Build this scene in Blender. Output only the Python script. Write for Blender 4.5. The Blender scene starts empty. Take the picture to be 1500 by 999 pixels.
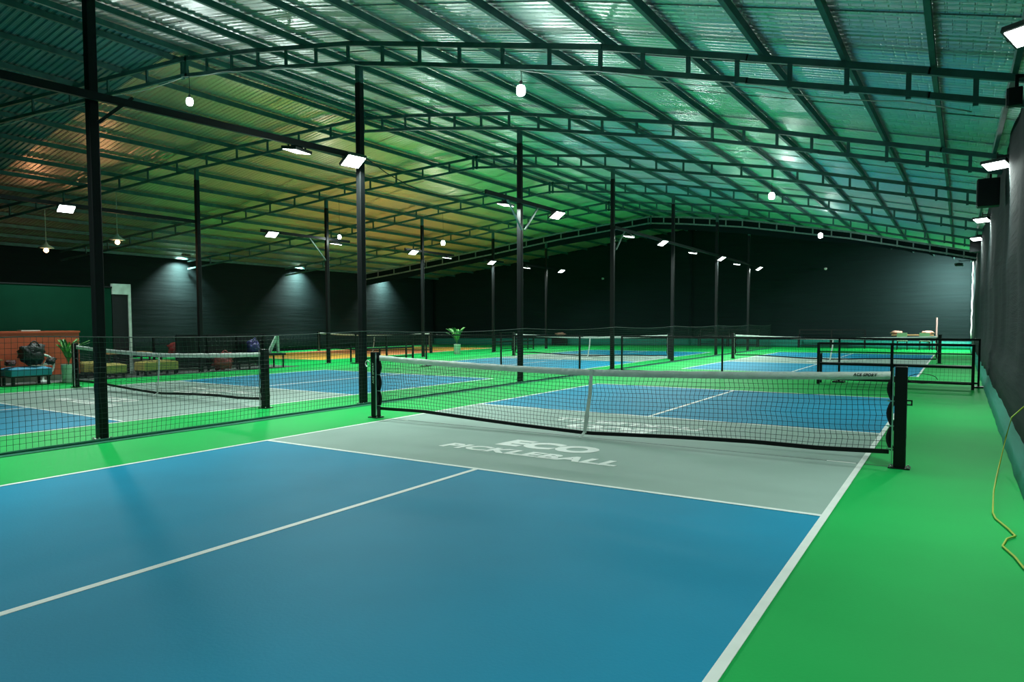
import bpy, bmesh, math, random
from mathutils import Vector, Matrix, noise
random.seed(7)
C = bpy.context.scene.collection
SC = bpy.context.scene

# ---------------------------------------------------------------- camera
CAM_POS = (3.796, -7.389, 1.374)
YAW, PITCH, ROLL, FPX, CX, CY = -0.564907, -0.049247, -0.002427, 1017.757, 759.818, 522.871
F = Vector((math.sin(YAW)*math.cos(PITCH), math.cos(YAW)*math.cos(PITCH), math.sin(PITCH)))
R0 = Vector((math.cos(YAW), -math.sin(YAW), 0)); U0 = R0.cross(F)
Rv = R0*math.cos(ROLL) + U0*math.sin(ROLL); Uv = -R0*math.sin(ROLL) + U0*math.cos(ROLL)
cd = bpy.data.cameras.new('camera'); cam = bpy.data.objects.new('camera', cd); C.objects.link(cam)
M = Matrix((Rv, Uv, -F)).transposed().to_4x4(); M.translation = Vector(CAM_POS)
cam.matrix_world = M
cd.sensor_width = 36; cd.lens = FPX/1500*36
cd.shift_x = (750-CX)/1500; cd.shift_y = (CY-499.5)/1500
cd.clip_end = 200
SC.camera = cam

# ---------------------------------------------------------------- world + exposure
w = bpy.data.worlds.new('world'); SC.world = w; w.use_nodes = True
w.node_tree.nodes['Background'].inputs[0].default_value = (0.02, 0.03, 0.03, 1)
w.node_tree.nodes['Background'].inputs[1].default_value = 0.3
SC.view_settings.view_transform = 'Standard'; SC.view_settings.look = 'None'
SC.view_settings.exposure = -0.2; SC.view_settings.gamma = 1; SC.view_settings.use_curve_mapping = False
COOL = (0.86, 1.0, 0.93)
P_FLOOD, P_WALL, P_BULB, P_FAR = 140, 60, 24, 205     # watts of each lamp kind

# ---------------------------------------------------------------- materials
MATS = {}
def mat(name, col, rough=.6, metal=0., bump=None, var=0., emit=None, spec=None, scale=8.):
    if name in MATS: return MATS[name]
    m = bpy.data.materials.new(name); m.use_nodes = True; MATS[name] = m
    nt = m.node_tree; b = nt.nodes['Principled BSDF']
    b.inputs['Base Color'].default_value = (*col, 1); b.inputs['Roughness'].default_value = rough
    b.inputs['Metallic'].default_value = metal
    if spec is not None: b.inputs['Specular IOR Level'].default_value = spec
    tc = nt.nodes.new('ShaderNodeTexCoord')
    if var:
        n = nt.nodes.new('ShaderNodeTexNoise'); n.inputs['Scale'].default_value = scale; n.inputs['Detail'].default_value = 5
        nt.links.new(tc.outputs['Object'], n.inputs['Vector'])
        r = nt.nodes.new('ShaderNodeValToRGB')
        r.color_ramp.elements[0].position = .3; r.color_ramp.elements[1].position = .7
        r.color_ramp.elements[0].color = (*[c*(1-var) for c in col], 1)
        r.color_ramp.elements[1].color = (*[min(1, c*(1+var)) for c in col], 1)
        nt.links.new(n.outputs['Fac'], r.inputs['Fac']); nt.links.new(r.outputs['Color'], b.inputs['Base Color'])
    if bump:
        n = nt.nodes.new('ShaderNodeTexNoise'); n.inputs['Scale'].default_value = bump[0]; n.inputs['Detail'].default_value = 4
        nt.links.new(tc.outputs['Object'], n.inputs['Vector'])
        bp = nt.nodes.new('ShaderNodeBump'); bp.inputs['Strength'].default_value = bump[1]; bp.inputs['Distance'].default_value = .02
        nt.links.new(n.outputs['Fac'], bp.inputs['Height']); nt.links.new(bp.outputs['Normal'], b.inputs['Normal'])
    if emit:
        b.inputs['Emission Color'].default_value = (*emit[0], 1); b.inputs['Emission Strength'].default_value = emit[1]
    return m
def floor_mat(name, col, rough=.5):
    m = mat(name, col, rough, var=.07, scale=.9, bump=(60, .05), spec=.09); return m
GREEN = floor_mat('green court paint', (.006, .41, .082), .6)
BLUE = floor_mat('blue court paint', (.006, .26, .43), .62)
GREY = floor_mat('grey court paint', (.30, .42, .37), .6)
ORANGE = floor_mat('amber court paint', (1.0, .55, .10), .6)
RED = floor_mat('brick red court paint', (.90, .32, .13), .6)
WHITE = mat('white line paint', (.80, .85, .80), .55, var=.05, scale=6)
CONC = mat('dark concrete', (.10, .12, .11), .7, var=.25, scale=3, bump=(30, .2))
BLACK = mat('black powder coat', (.004, .0055, .006), .45, spec=.25)
BLACKM = mat('black steel', (.006, .008, .009), .45, var=.2, spec=.3)
STEEL = mat('green primed steel', (.045, .125, .115), .5, metal=.25, var=.25, scale=5)
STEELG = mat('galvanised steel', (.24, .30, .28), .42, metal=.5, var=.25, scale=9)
TAPE = mat('white vinyl tape', (.62, .72, .66), .45, bump=(25, .5), var=.1)
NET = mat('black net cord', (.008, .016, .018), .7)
NETD = mat('dark green net cord', (.010, .030, .026), .7)
HEM = mat('dark green net hem', (.004, .16, .085), .8, bump=(40, .6))
CHROME = mat('bare metal', (.6, .64, .62), .3, metal=.9)
CASE = mat('lamp housing', (.03, .035, .035), .4)
LED = mat('led face', (1, 1, 1), .5, emit=((.93, 1, .98), 14))
BULB = mat('led bulb', (1, 1, 1), .5, emit=((.93, 1, .98), 16))
WARM = mat('warm bulb', (1, .8, .6), .5, emit=((1, .55, .25), 12))
WOOD = mat('pale wood', (.42, .22, .09), .5, var=.25, scale=14)
COUNTER = mat('orange red panel', (.46, .075, .025), .55, var=.12, scale=2, bump=(30, .1))
BOOTH = mat('dark green panel', (.002, .034, .018), .9, spec=.08, var=.12, scale=2)
PALE = mat('pale painted frame', (.42, .55, .48), .6, var=.15, scale=7)
TEALC = mat('teal upholstery', (.02, .24, .38), .7, bump=(60, .4))
YEL = mat('mustard upholstery', (.36, .30, .08), .75, bump=(60, .4))
BAG = mat('black nylon', (.014, .018, .02), .55, bump=(30, .9))
MAROON = mat('maroon nylon', (.06, .014, .018), .6, bump=(30, .8))
REDB = mat('red nylon', (.22, .02, .02), .6, bump=(30, .8))
PURP = mat('purple nylon', (.035, .03, .16), .6, bump=(30, .8))
POT = mat('pale glazed pot', (.50, .62, .55), .4)
LEAF = mat('leaf green', (.035, .17, .045), .5, var=.4, scale=10)
LEAF2 = mat('light leaf green', (.12, .33, .08), .5, var=.3, scale=10)
SOIL = mat('potting soil', (.03, .02, .015), .9)
CORD = mat('yellow green cord', (.38, .48, .03), .5)
PINK = mat('pinkish cloth', (.50, .26, .20), .8, var=.4, scale=20)
SAGE = mat('sage plastic', (.24, .33, .22), .5)
CABLE = mat('white cable', (.5, .55, .5), .6)
CABLEB = mat('black cable', (.01, .012, .012), .6)

def cloth_mat(name, col, sheen_rough=.55):
    m = mat(name, col, sheen_rough, spec=.12); nt = m.node_tree; b = nt.nodes['Principled BSDF']
    tc = nt.nodes.new('ShaderNodeTexCoord')
    mp = nt.nodes.new('ShaderNodeMapping'); mp.inputs['Scale'].default_value = (.35, .35, 5)
    nt.links.new(tc.outputs['Object'], mp.inputs['Vector'])
    n = nt.nodes.new('ShaderNodeTexNoise'); n.inputs['Scale'].default_value = 1.6; n.inputs['Detail'].default_value = 6
    nt.links.new(mp.outputs[0], n.inputs['Vector'])
    n2 = nt.nodes.new('ShaderNodeTexWave'); n2.inputs['Scale'].default_value = 26; n2.bands_direction = 'Z'
    n2.inputs['Distortion'].default_value = .6
    nt.links.new(tc.outputs['Object'], n2.inputs['Vector'])
    ad = nt.nodes.new('ShaderNodeMath'); ad.operation = 'MULTIPLY_ADD'; ad.inputs[1].default_value = .06
    nt.links.new(n2.outputs['Fac'], ad.inputs[0]); nt.links.new(n.outputs['Fac'], ad.inputs[2])
    bp = nt.nodes.new('ShaderNodeBump'); bp.inputs['Strength'].default_value = .55; bp.inputs['Distance'].default_value = .03
    nt.links.new(ad.outputs[0], bp.inputs['Height']); nt.links.new(bp.outputs['Normal'], b.inputs['Normal'])
    r = nt.nodes.new('ShaderNodeValToRGB'); r.color_ramp.elements[0].color = (*[c*.75 for c in col], 1); r.color_ramp.elements[1].color = (*[c*1.25 for c in col], 1)
    nt.links.new(n.outputs['Fac'], r.inputs['Fac']); nt.links.new(r.outputs['Color'], b.inputs['Base Color'])
    return m
SHADE = cloth_mat('black shade net cloth', (.0055, .0145, .0150), .8)
SKIRT = cloth_mat('teal tarpaulin', (.012, .21, .16))

def foil_mat(name, col):
    m = mat(name, col, .36, metal=.93); nt = m.node_tree; b = nt.nodes['Principled BSDF']
    tc = nt.nodes.new('ShaderNodeTexCoord')
    br = nt.nodes.new('ShaderNodeTexBrick'); br.inputs['Scale'].default_value = 1
    br.inputs['Brick Width'].default_value = .11; br.inputs['Row Height'].default_value = .055
    br.inputs['Mortar Size'].default_value = .012; br.inputs['Mortar Smooth'].default_value = .6
    br.inputs['Color1'].default_value = (1, 1, 1, 1); br.inputs['Color2'].default_value = (.85, .85, .85, 1); br.inputs['Mortar'].default_value = (0, 0, 0, 1)
    nt.links.new(tc.outputs['Object'], br.inputs['Vector'])
    n = nt.nodes.new('ShaderNodeTexNoise'); n.inputs['Scale'].default_value = 1.3; n.inputs['Detail'].default_value = 3
    nt.links.new(tc.outputs['Object'], n.inputs['Vector'])
    ad = nt.nodes.new('ShaderNodeMath'); ad.operation = 'MULTIPLY_ADD'; ad.inputs[1].default_value = .35
    nt.links.new(n.outputs['Fac'], ad.inputs[0]); nt.links.new(br.outputs['Color'], ad.inputs[2])
    bp = nt.nodes.new('ShaderNodeBump'); bp.inputs['Strength'].default_value = .8; bp.inputs['Distance'].default_value = .007
    nt.links.new(ad.outputs[0], bp.inputs['Height']); nt.links.new(bp.outputs['Normal'], b.inputs['Normal'])
    return m
FOIL = foil_mat('silver foil insulation', (.62, .67, .68))
FOILW = foil_mat('silver foil with painted amber reflection', (.90, .70, .58))  # warm tint puts the amber court's reflection into the base colour
SHEET = mat('teal corrugated steel', (.075, .21, .23), .42, metal=.35, var=.15, scale=2)

# ---------------------------------------------------------------- mesh helpers
class MB:
    def __init__(s): s.v = []; s.f = []
    def quadbox(s, c8):
        n = len(s.v); s.v += [tuple(p) for p in c8]
        for q in ((0,3,2,1),(4,5,6,7),(0,1,5,4),(1,2,6,5),(2,3,7,6),(3,0,4,7)): s.f.append(tuple(n+i for i in q))
        return s
    def box(s, x0, x1, y0, y1, z0, z1):
        return s.quadbox([(x0,y0,z0),(x1,y0,z0),(x1,y1,z0),(x0,y1,z0),(x0,y0,z1),(x1,y0,z1),(x1,y1,z1),(x0,y1,z1)])
    def beam(s, a, b, w, h=None, up=(0,0,1)):
        a = Vector(a); b = Vector(b); h = h or w; d = (b-a).normalized(); up = Vector(up)
        if abs(d.dot(up)) > .98: up = Vector((1,0,0))
        x = d.cross(up).normalized(); y = x.cross(d)
        x *= w/2; y *= h/2
        return s.quadbox([a-x-y, a+x-y, b+x-y, b-x-y, a-x+y, a+x+y, b+x+y, b-x+y])
    def tube(s, pts, r, n=6, cap=True):
        pts = [Vector(p) for p in pts]; base = len(s.v); N = len(pts)
        for i, p in enumerate(pts):
            d = (pts[min(i+1, N-1)]-pts[max(i-1, 0)]).normalized()
            up = Vector((0,0,1)) if abs(d.z) < .95 else Vector((1,0,0))
            x = d.cross(up).normalized(); y = x.cross(d)
            rr = r[i] if isinstance(r, (list, tuple)) else r
            for k in range(n):
                t = 2*math.pi*k/n; s.v.append(tuple(p+x*rr*math.cos(t)+y*rr*math.sin(t)))
        for i in range(N-1):
            for k in range(n):
                a = base+i*n+k; b = base+i*n+(k+1) % n; s.f.append((a, b, b+n, a+n))
        if cap: s.f.append(tuple(base+k for k in range(n))[::-1]); s.f.append(tuple(base+(N-1)*n+k for k in range(n)))
        return s
    def lathe(s, prof, c=(0,0,0), n=20):
        b = len(s.v)
        for r, z in prof:
            for k in range(n):
                t = 2*math.pi*k/n; s.v.append((c[0]+r*math.cos(t), c[1]+r*math.sin(t), c[2]+z))
        for i in range(len(prof)-1):
            for k in range(n):
                p = b+i*n+k; q = b+i*n+(k+1) % n; s.f.append((p, q, q+n, p+n))
        s.f.append(tuple(b+k for k in range(n))[::-1]); s.f.append(tuple(b+(len(prof)-1)*n+k for k in range(n)))
        return s
    def blob(s, c, r, nz=.12, seed=0, n=14, m=9, sq=1.0):
        b = len(s.v)
        for i in range(m+1):
            ph = math.pi*i/m
            for k in range(n):
                t = 2*math.pi*k/n
                d = Vector((math.sin(ph)*math.cos(t), math.sin(ph)*math.sin(t), math.cos(ph)))
                d = Vector([math.copysign(abs(q)**sq, q) for q in d])
                f = 1+nz*noise.noise(d*2.2+Vector((seed, 0, 0)))*2
                s.v.append((c[0]+d.x*r[0]*f, c[1]+d.y*r[1]*f, c[2]+d.z*r[2]*f))
        for i in range(m):
            for k in range(n):
                p = b+i*n+k; q = b+i*n+(k+1) % n; s.f.append((p, p+n, q+n, q))
        return s
    def mesh(s, name, m, smooth=False, off=(0,0,0)):
        me = bpy.data.meshes.new(name)
        me.from_pydata([(x-off[0], y-off[1], z-off[2]) for x, y, z in s.v], [], s.f); me.update()
        me.materials.append(m)
        if smooth: me.polygons.foreach_set('use_smooth', [True]*len(me.polygons))
        return me
def obj(name, mb, m, parent=None, smooth=False, label=None, kind=None, bevel=0):
    off = (0,0,0)
    if parent is not None:
        q = parent; off = Vector((0,0,0))
        while q is not None: off += q.location; q = q.parent
    me = mb.mesh(name, m, smooth, off)
    if bevel:
        b = bmesh.new(); b.from_mesh(me); bmesh.ops.remove_doubles(b, verts=b.verts, dist=1e-5)
        bmesh.ops.bevel(b, geom=b.edges[:], offset=bevel, segments=2, affect='EDGES', profile=.6); b.to_mesh(me); b.free()
    o = bpy.data.objects.new(name, me); C.objects.link(o)
    if parent is not None: o.parent = parent
    if label: o['label'] = label
    if kind: o['kind'] = kind
    return o
def tag(o, label, cat, group=None):
    o['label'] = label; o['category'] = cat
    if group: o['group'] = group
    return o
def thing(name, label, cat, loc=(0,0,0), group=None):
    o = bpy.data.objects.new(name, None); C.objects.link(o); o.location = loc; o.empty_display_size = .1
    return tag(o, label, cat, group)
def text_mesh(body, size, bold=0.02, ext=.001, shear=0.):
    cu = bpy.data.curves.new('lettering', 'FONT'); cu.body = body; cu.size = size; cu.offset = bold*size; cu.extrude = ext
    cu.align_x = 'CENTER'; cu.shear = shear; cu.resolution_u = 4; cu.space_character = 1.05
    o = bpy.data.objects.new('lettering', cu); C.objects.link(o)
    bpy.context.view_layer.update()
    me = bpy.data.meshes.new_from_object(o.evaluated_get(bpy.context.evaluated_depsgraph_get()))
    bpy.data.objects.remove(o); bpy.data.curves.remove(cu)
    return me
def lettering(body, parent, x0, x1, y0, h, mt, frame, bold=.02, shear=0., name='lettering'):
    """fit text into width x0..x1 and cap height h; frame(u,v,w) -> world point"""
    me = text_mesh(body, 1.0, bold, .001, shear)
    xs = [v.co.x for v in me.vertices]; ys = [v.co.y for v in me.vertices]
    a, b, c, d = min(xs), max(xs), min(ys), max(ys)
    off = Vector((0,0,0)); q = parent
    while q is not None: off += q.location; q = q.parent
    for v in me.vertices:
        u = x0+(v.co.x-a)/(b-a)*(x1-x0); vv = y0+(v.co.y-c)/(d-c)*h
        v.co = Vector(frame(u, vv, v.co.z))-off
    me.materials.clear(); me.materials.append(mt)
    o = bpy.data.objects.new(name, me); C.objects.link(o); o.parent = parent
    return o

# ---------------------------------------------------------------- roof profile
RX, RZ = -9.65, 6.78            # ridge
TY = [1.15, 6.1, 11.2, 16.2, 21.3, 26.3]
SK = 0.4045                     # the left half of every truss runs back towards the viewer
RP = [(-9.65, 6.78), (-7.65, 6.52), (-4.9, 6.08), (-3.05, 5.67), (-.29, 5.05), (3.47, 4.02), (4.45, 3.74)]
LP = [(-24.6, 4.0), (-21.8, 4.5), (-17, 5.42), (-14.1, 6.03), (-9.65, 6.78)]
def lerp(T, x):
    for (a, za), (b, zb) in zip(T, T[1:]):
        if x <= b: return za+(zb-za)*(x-a)/(b-a)
    return T[-1][1]
def zt(x, y):                   # top of the top chord
    if x <= RX: return lerp(LP, x)
    e = lerp([(-99, 0), (1.15, 0), (6.1, .22), (11.2, .42), (99, .42)], y)
    return lerp(RP, x)+e*(x-RX)/13.9

# ---------------------------------------------------------------- setting
XR, XL, YB, YF = 4.38, -24.4, 33.0, -14.0
def struct(name, mb, m, smooth=False, label=None):
    o = obj(name, mb, m, None, smooth); o['kind'] = 'structure'
    if label: o['label'] = label
    return o
struct('floor', MB().box(XL-.3, XR+.3, YF-.3, YB+.6, -.15, 0), GREEN, label='green painted sports hall floor')
struct('trim_1', MB().box(XL, -13.95, YF, 7.6, .0005, .006), CONC, label='dark bare concrete strip under the lounge furniture')

def cloth_wall(name, a, b, z0, ztop, amp, seed, inward, label, drape=0., step=.25):
    a = Vector(a); b = Vector(b); L = (b-a).length; d = (b-a)/L; nrm = Vector(inward)
    nu = int(L/step); nz = 26; mb = MB()
    for i in range(nu+1):
        u = L*i/nu; p = a+d*u; zt_ = ztop(p.x, p.y)
        z00 = z0+(.05*noise.noise(Vector((u*.8, seed, 0)))*2 if drape else 0)
        for k in range(nz+1):
            t = k/nz; z = z00+(zt_-z00)*t
            f = amp*(noise.noise(Vector((u*.55, z*.22, seed)))*1.2+.35*noise.noise(Vector((u*1.6, z*.8+u*.5, seed+5))))
            f += .35*amp*abs(math.sin((z+.12*math.sin(u*1.3)+.25*noise.noise(Vector((u*.4, seed, 9))))*2.1))**6
            f += drape*max(0, 1-(z-z00)/.5)**2
            if z-z00 < .5: f = max(f, .05)
            q = p+nrm*f; mb.v.append((q.x, q.y, z))
    for i in range(nu):
        for k in range(nz):
            s = i*(nz+1)+k; mb.f.append((s, s+nz+1, s+nz+2, s+1))
    o = struct(name, mb, SHADE, True, label)
    md = o.modifiers.new('thick', 'SOLIDIFY'); md.thickness = .012
    return o
cloth_wall('wall_right', (XR, YF, 0), (XR, YB, 0), .27, lambda x, y: zt(4.3, y)+.15, .05, 1, (-1,0,0), 'right wall hung with wrinkled black shade cloth', drape=.05)
cloth_wall('wall_back', (XR, YB, 0), (RX, YB, 0), .12, lambda x, y: zt(x, y)+.2, .03, 3, (0,-1,0), 'far wall hung with black shade cloth')
BLY = YB-SK*(RX-XL)
cloth_wall('wall_back_left', (RX, YB, 0), (XL, BLY, 0), .12, lambda x, y: zt(x, y)+.2, .03, 5, (.375,-.927,0), 'angled left half of the far wall in black cloth')
cloth_wall('wall_left', (XL, BLY, 0), (XL, YF, 0), .12, lambda x, y: zt(x, y)+.2, .04, 7, (1,0,0), 'left wall hung with black shade cloth')
cloth_wall('wall_front', (XL, YF, 0), (XR, YF, 0), .05, lambda x, y: zt(x, y)+.2, .03, 9, (0,1,0), 'near wall hung with black shade cloth', step=.6)
def skirt(name, a, b, h, lab, lean=.03):
    a = Vector(a); b = Vector(b); L = (b-a).length; nu = int(L/.3); mb = MB(); nrm = Vector((-(b-a).y, (b-a).x, 0)).normalized()
    for i in range(nu+1):
        p = a+(b-a)*i/nu
        for k in range(4):
            f = .02*noise.noise(Vector((i*.5, k, 2)))+lean*(1-k/3)
            q = p+nrm*f; mb.v.append((q.x, q.y, .004+h*k/3))
    for i in range(nu):
        for k in range(3):
            s = i*4+k; mb.f.append((s, s+4, s+5, s+1))
    o = struct(name, mb, SKIRT, True, lab); md = o.modifiers.new('thick', 'SOLIDIFY'); md.thickness = .006
skirt('baseboard_right', (XR-.03, YF, 0), (XR-.03, YB, 0), .33, 'teal tarpaulin skirt along the foot of the right wall', .10)
skirt('baseboard_back', (XR, YB-.1, 0), (RX, YB-.1, 0), .4, 'teal tarpaulin skirt along the foot of the far wall')
skirt('baseboard_left', (RX, YB-.1, 0), (XL, BLY-.1, 0), .4, 'teal tarpaulin skirt along the foot of the angled far wall')
struct('trim_2', MB().tube([(XR-.1, YB-.12, .5+i*.35) if i % 2 else (XR-.08, YB-.1, .5+i*.35) for i in range(12)], .035), CABLE, True, 'white seam running up the far right corner')

# roof: outer skin, then one sheet per metre, foil or bare teal steel
mb = MB()
xs = [XL-.3, -17, RX, -3, XR+.3]
for y in (YF-.3, 1.15, 6.1, 11.2, YB+.6):
    for x in xs: mb.v.append((x, y, zt(x, y)+.26))
for i in range(4):
    for k in range(4):
        s = i*5+k; mb.f.append((s, s+5, s+6, s+1))
ceil = struct('ceiling', mb, SHEET, label='low gabled steel roof seen from inside')
def sheet(y0, y1, side, m, lift):
    mb = MB(); P = .125; ys = []
    n = int(round((y1-y0)/P))
    for i in range(n):
        ys += [(y0+i*P, 0), (y0+i*P+.04, 0), (y0+i*P+.0625, 1), (y0+i*P+.1025, 1)]
    ys.append((y1, 0)); A = .022 if m is SHEET else .011
    X = [XL-.2, -21.8, -19.4, -17, -14.1, -11.8, RX] if side < 0 else [RX, -7.65, -4.9, -3.05, -.29, 1.6, 3.47, XR+.1]
    for y, h in ys:
        for x in X: mb.v.append((x, y, zt(x, y)+.125+lift+A*h))
    L = len(X)
    for i in range(len(ys)-1):
        for k in range(L-1):
            s = i*L+k; mb.f.append((s, s+1, s+L+1, s+L))
    return obj('roof_sheet', mb, m, ceil)
y = YF; i = 0
while y < YB:
    for side in (-1, 1):
        bare = (side < 0 and y < .2) or (side > 0 and y < -3)
        sheet(y, y+1.02, side, SHEET if bare else (FOILW if side < 0 else FOIL), .004*(i % 2)+random.uniform(0, .003))
    y += 1.0; i += 1

# ---------------------------------------------------------------- painted courts
def court(name, label, cx, cy, ang, outer, kitchen, line, wording=True, w=3.05, k=2.16, L=6.72):
    t = thing(name, label, 'court', (cx, cy, 0), 'painted pickleball courts')
    ca, sa = math.cos(ang), math.sin(ang)
    def W(x, y, z): return (cx+x*ca-y*sa, cy+x*sa+y*ca, z)
    def slab(x0, x1, y0, y1, z0, z1):
        return MB().quadbox([W(x0,y0,z0), W(x1,y0,z0), W(x1,y1,z0), W(x0,y1,z0), W(x0,y0,z1), W(x1,y0,z1), W(x1,y1,z1), W(x0,y1,z1)])
    obj('playing_surface', slab(-w+.02, w-.02, -L+.02, L-.02, .0005, .003), outer, t)
    obj('kitchen_surface', slab(-w+.02, w-.02, -k, k, .002, .0045), kitchen, t)
    l = .05
    for x in (-w, w-l): obj('sideline', slab(x, x+l, -L, L, .003, .0062), line, t)
    for y in (-L, L-l): obj('baseline', slab(-w, w, y, y+l, .003, .0060), line, t)
    for y in (-k, k-l): obj('kitchen_line', slab(-w+l, w-l, y, y+l, .003, .0058), line, t)
    for y0, y1 in ((-L+l, -k), (k, L-l)): obj('centre_line', slab(-l/2, l/2, y0, y1, .003, .0056), line, t)
    if wording:
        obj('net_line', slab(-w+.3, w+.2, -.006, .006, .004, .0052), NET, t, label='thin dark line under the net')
        for x in (-w+.05, w-.33): obj('net_mark', slab(x, x+.26, -.012, .014, .004, .0064), line, t)
        for s in (-1, 1):
            fr = lambda u, v, z, s=s: W(-s*u, -s*v, .0062+z)
            lettering('ECO', t, -.60, .58, -.97 if s < 0 else -.97, .40, line, fr, .06, .15)
            lettering('PICKLEBALL', t, -1.08, 1.06, -1.38, .25, line, fr, .045, .15)
    return t
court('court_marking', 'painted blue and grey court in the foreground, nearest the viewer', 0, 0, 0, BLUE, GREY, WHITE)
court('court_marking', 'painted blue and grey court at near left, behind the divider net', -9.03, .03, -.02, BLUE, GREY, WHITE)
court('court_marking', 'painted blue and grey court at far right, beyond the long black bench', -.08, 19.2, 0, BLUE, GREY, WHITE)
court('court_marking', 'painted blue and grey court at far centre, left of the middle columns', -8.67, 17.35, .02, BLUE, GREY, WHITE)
court('court_marking', 'painted amber court with brick red kitchen at far left', -19.9, 16.93, .1, ORANGE, RED, WHITE, False)

# ---------------------------------------------------------------- pickleball nets
def net(name, label, cx, cy, ang, cell=.05, detail=True, hs=.93, post_h=.955):
    t = thing(name, label, 'net', (cx, cy, 0), 'pickleball nets')
    ca, sa = math.cos(ang), math.sin(ang)
    def W(x, y, z): return Vector((cx+x*ca-y*sa, cy+x*sa+y*ca, z))
    top = lambda x: .82+.085*(abs(x)/3.25)**1.6
    def bot(x):
        T = [(-3.3, .14), (-2.46, .15), (-1.75, .12), (-.89, .085), (.08, .06), (1.25, .11), (2, .13), (2.65, .125), (3.3, .15)]
        return lerp(T, x)
    X0, X1 = -3.26, 3.26
    n = 40
    # white top tape, slightly crumpled
    mb = MB()
    for i in range(n*2+1):
        x = X0+(X1-X0)*i/(n*2); z = top(x); c = .006*noise.noise(Vector((x*5, cx, 1)))*2
        for (dy, dz) in ((-.012+c, 0), (.012+c, 0), (.012-c, -.075), (-.012-c, -.075)): mb.v.append(tuple(W(x, dy, z+dz+c*.5)))
    for i in range(n*2):
        for k in range(4):
            a = i*4+k; b = i*4+(k+1) % 4; mb.f.append((a, a+4, b+4, b))
    obj('top_tape', mb, TAPE, t, True)
    mb = MB()
    for i in range(n+1):
        x = X0+(X1-X0)*i/n; z = bot(x)
        for (dy, dz) in ((-.01, .02), (.01, .02), (.01, -.022), (-.01, -.022)): mb.v.append(tuple(W(x, dy, z+dz)))
    for i in range(n):
        for k in range(4):
            a = i*4+k; b = i*4+(k+1) % 4; mb.f.append((a, a+4, b+4, b))
    obj('bottom_tape', mb, BLACK, t)
    # the knotted net itself
    mb = MB(); r = .0024 if detail else .0026
    nv = int((X1-X0)/cell)
    for i in range(1, nv):
        x = X0+i*cell; pts = []
        seg = 6
        for k in range(seg+1):
            z = bot(x)+(top(x)-.06-bot(x))*k/seg
            pts.append(W(x+.012*math.sin(k*2.3+i*.15)+.02*noise.noise(Vector((x*.8, z*3, 0))), .012*noise.noise(Vector((x*1.2, z*2, 4))), z))
        mb.tube(pts, r, 3, False)
    rows = int(.72/cell)
    for j in range(1, rows+1):
        pts = []
        for k in range(49):
            x = X0+(X1-X0)*k/48; f = j/(rows+.3)
            z = bot(x)+(top(x)-.06-bot(x))*f+.006*noise.noise(Vector((x*3, j*2., 3)))
            pts.append(W(x, .012*noise.noise(Vector((x*1.2, z*2, 4))), z))
        mb.tube(pts, r, 3, False)
    obj('net_mesh', mb, NET, t, kind='stuff')
    # centre strap with a loose tail
    zc = top(0)
    mb = MB()
    pts = [(.14, zc+.002), (.12, zc-.3), (.07, .2), (.05, .06)]
    for a, b in zip(pts, pts[1:]): mb.beam(W(a[0], -.016, a[1]), W(b[0], -.016, b[1]), .045, .006, up=(sa, -ca, 0))
    mb.beam(W(.05, -.02, .065), W(.03, -.10, .012), .035, .006, up=(sa, -ca, .6))
    obj('centre_strap', mb, TAPE, t)
    for s in (-1, 1):
        p = W(3.35*s, 0, 0)
        ps = obj('net_post', MB().box(p.x-.05, p.x+.05, p.y-.05, p.y+.05, .01, post_h), BLACK, t, bevel=.006)
        obj('base_plate', MB().box(p.x-.09, p.x+.09, p.y-.075, p.y+.075, .001, .012), BLACKM, ps)
        if detail:
            for dx in (-.07, .07):
                for dy in (-.055, .055): obj('anchor_bolt', MB().lathe([(.009, .0), (.009, .012), (.004, .016)], (p.x+dx, p.y+dy, .012), 8), CHROME, ps)
        xin = p.x-.056*s*ca
        obj('winch_rail', MB().box(min(xin, xin-.012*s), max(xin, xin-.012*s), p.y-.062, p.y-.05, .04, post_h-.01), CHROME, ps)
        # black side tape, laced and bowed
        mb = MB(); xe = 3.265*s
        for a in range(3):
            z0, z1 = .16+.235*a, .16+.235*(a+1)
            q = []
            for k in range(7):
                f = k/6; q.append(W(xe-.035*s*math.sin(math.pi*f)+(.025*s), -.0, z0+(z1-z0)*f))
            b0 = len(mb.v)
            for p_ in q:
                for dx_, dy_ in ((-.024, -.008), (.024, -.008), (.024, .008), (-.024, .008)): mb.v.append(tuple(p_+Vector((dx_*ca-dy_*sa, dx_*sa+dy_*ca, 0))))
            for i_ in range(6):
                for k_ in range(4): mb.f.append((b0+i_*4+k_, b0+i_*4+(k_+1) % 4, b0+i_*4+4+(k_+1) % 4, b0+i_*4+4+k_))
        obj('side_tape', mb, BLACK, t, True)
        if detail:
            for z in (.18, .395, .63): obj('lacing_hook', MB().beam(W(3.30*s-.06*s, -.02, z), W(3.30*s, -.02, z), .012), CHROME, ps)
    if detail:
        # crank ring and folded handle on the outer side of one post, eye bolt on the other
        q = W(-3.45, 0, .78) if not name.startswith('x') else None
        ring = [q+Vector((.0-.045+.045*math.cos(k*math.pi/6), -.01, .045*math.sin(k*math.pi/6))) for k in range(13)]
        obj('crank_ring', MB().tube(ring, .008, 6, False), CHROME, t, True)
        e = W(3.41, 0, .62)
        obj('eye_bolt', MB().beam(e+Vector((-.04, 0, .02)), e+Vector((.03, 0, .02)), .012).beam(e+Vector((-.04, 0, -.02)), e+Vector((.03, 0, -.02)), .012).beam(e+Vector((.03, 0, -.026)), e+Vector((.03, 0, .026)), .012), BLACKM, t)
    return t, W
T1, W1 = net('pickleball_net', 'white-topped black net across the foreground court', 0, 0, 0)
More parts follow.
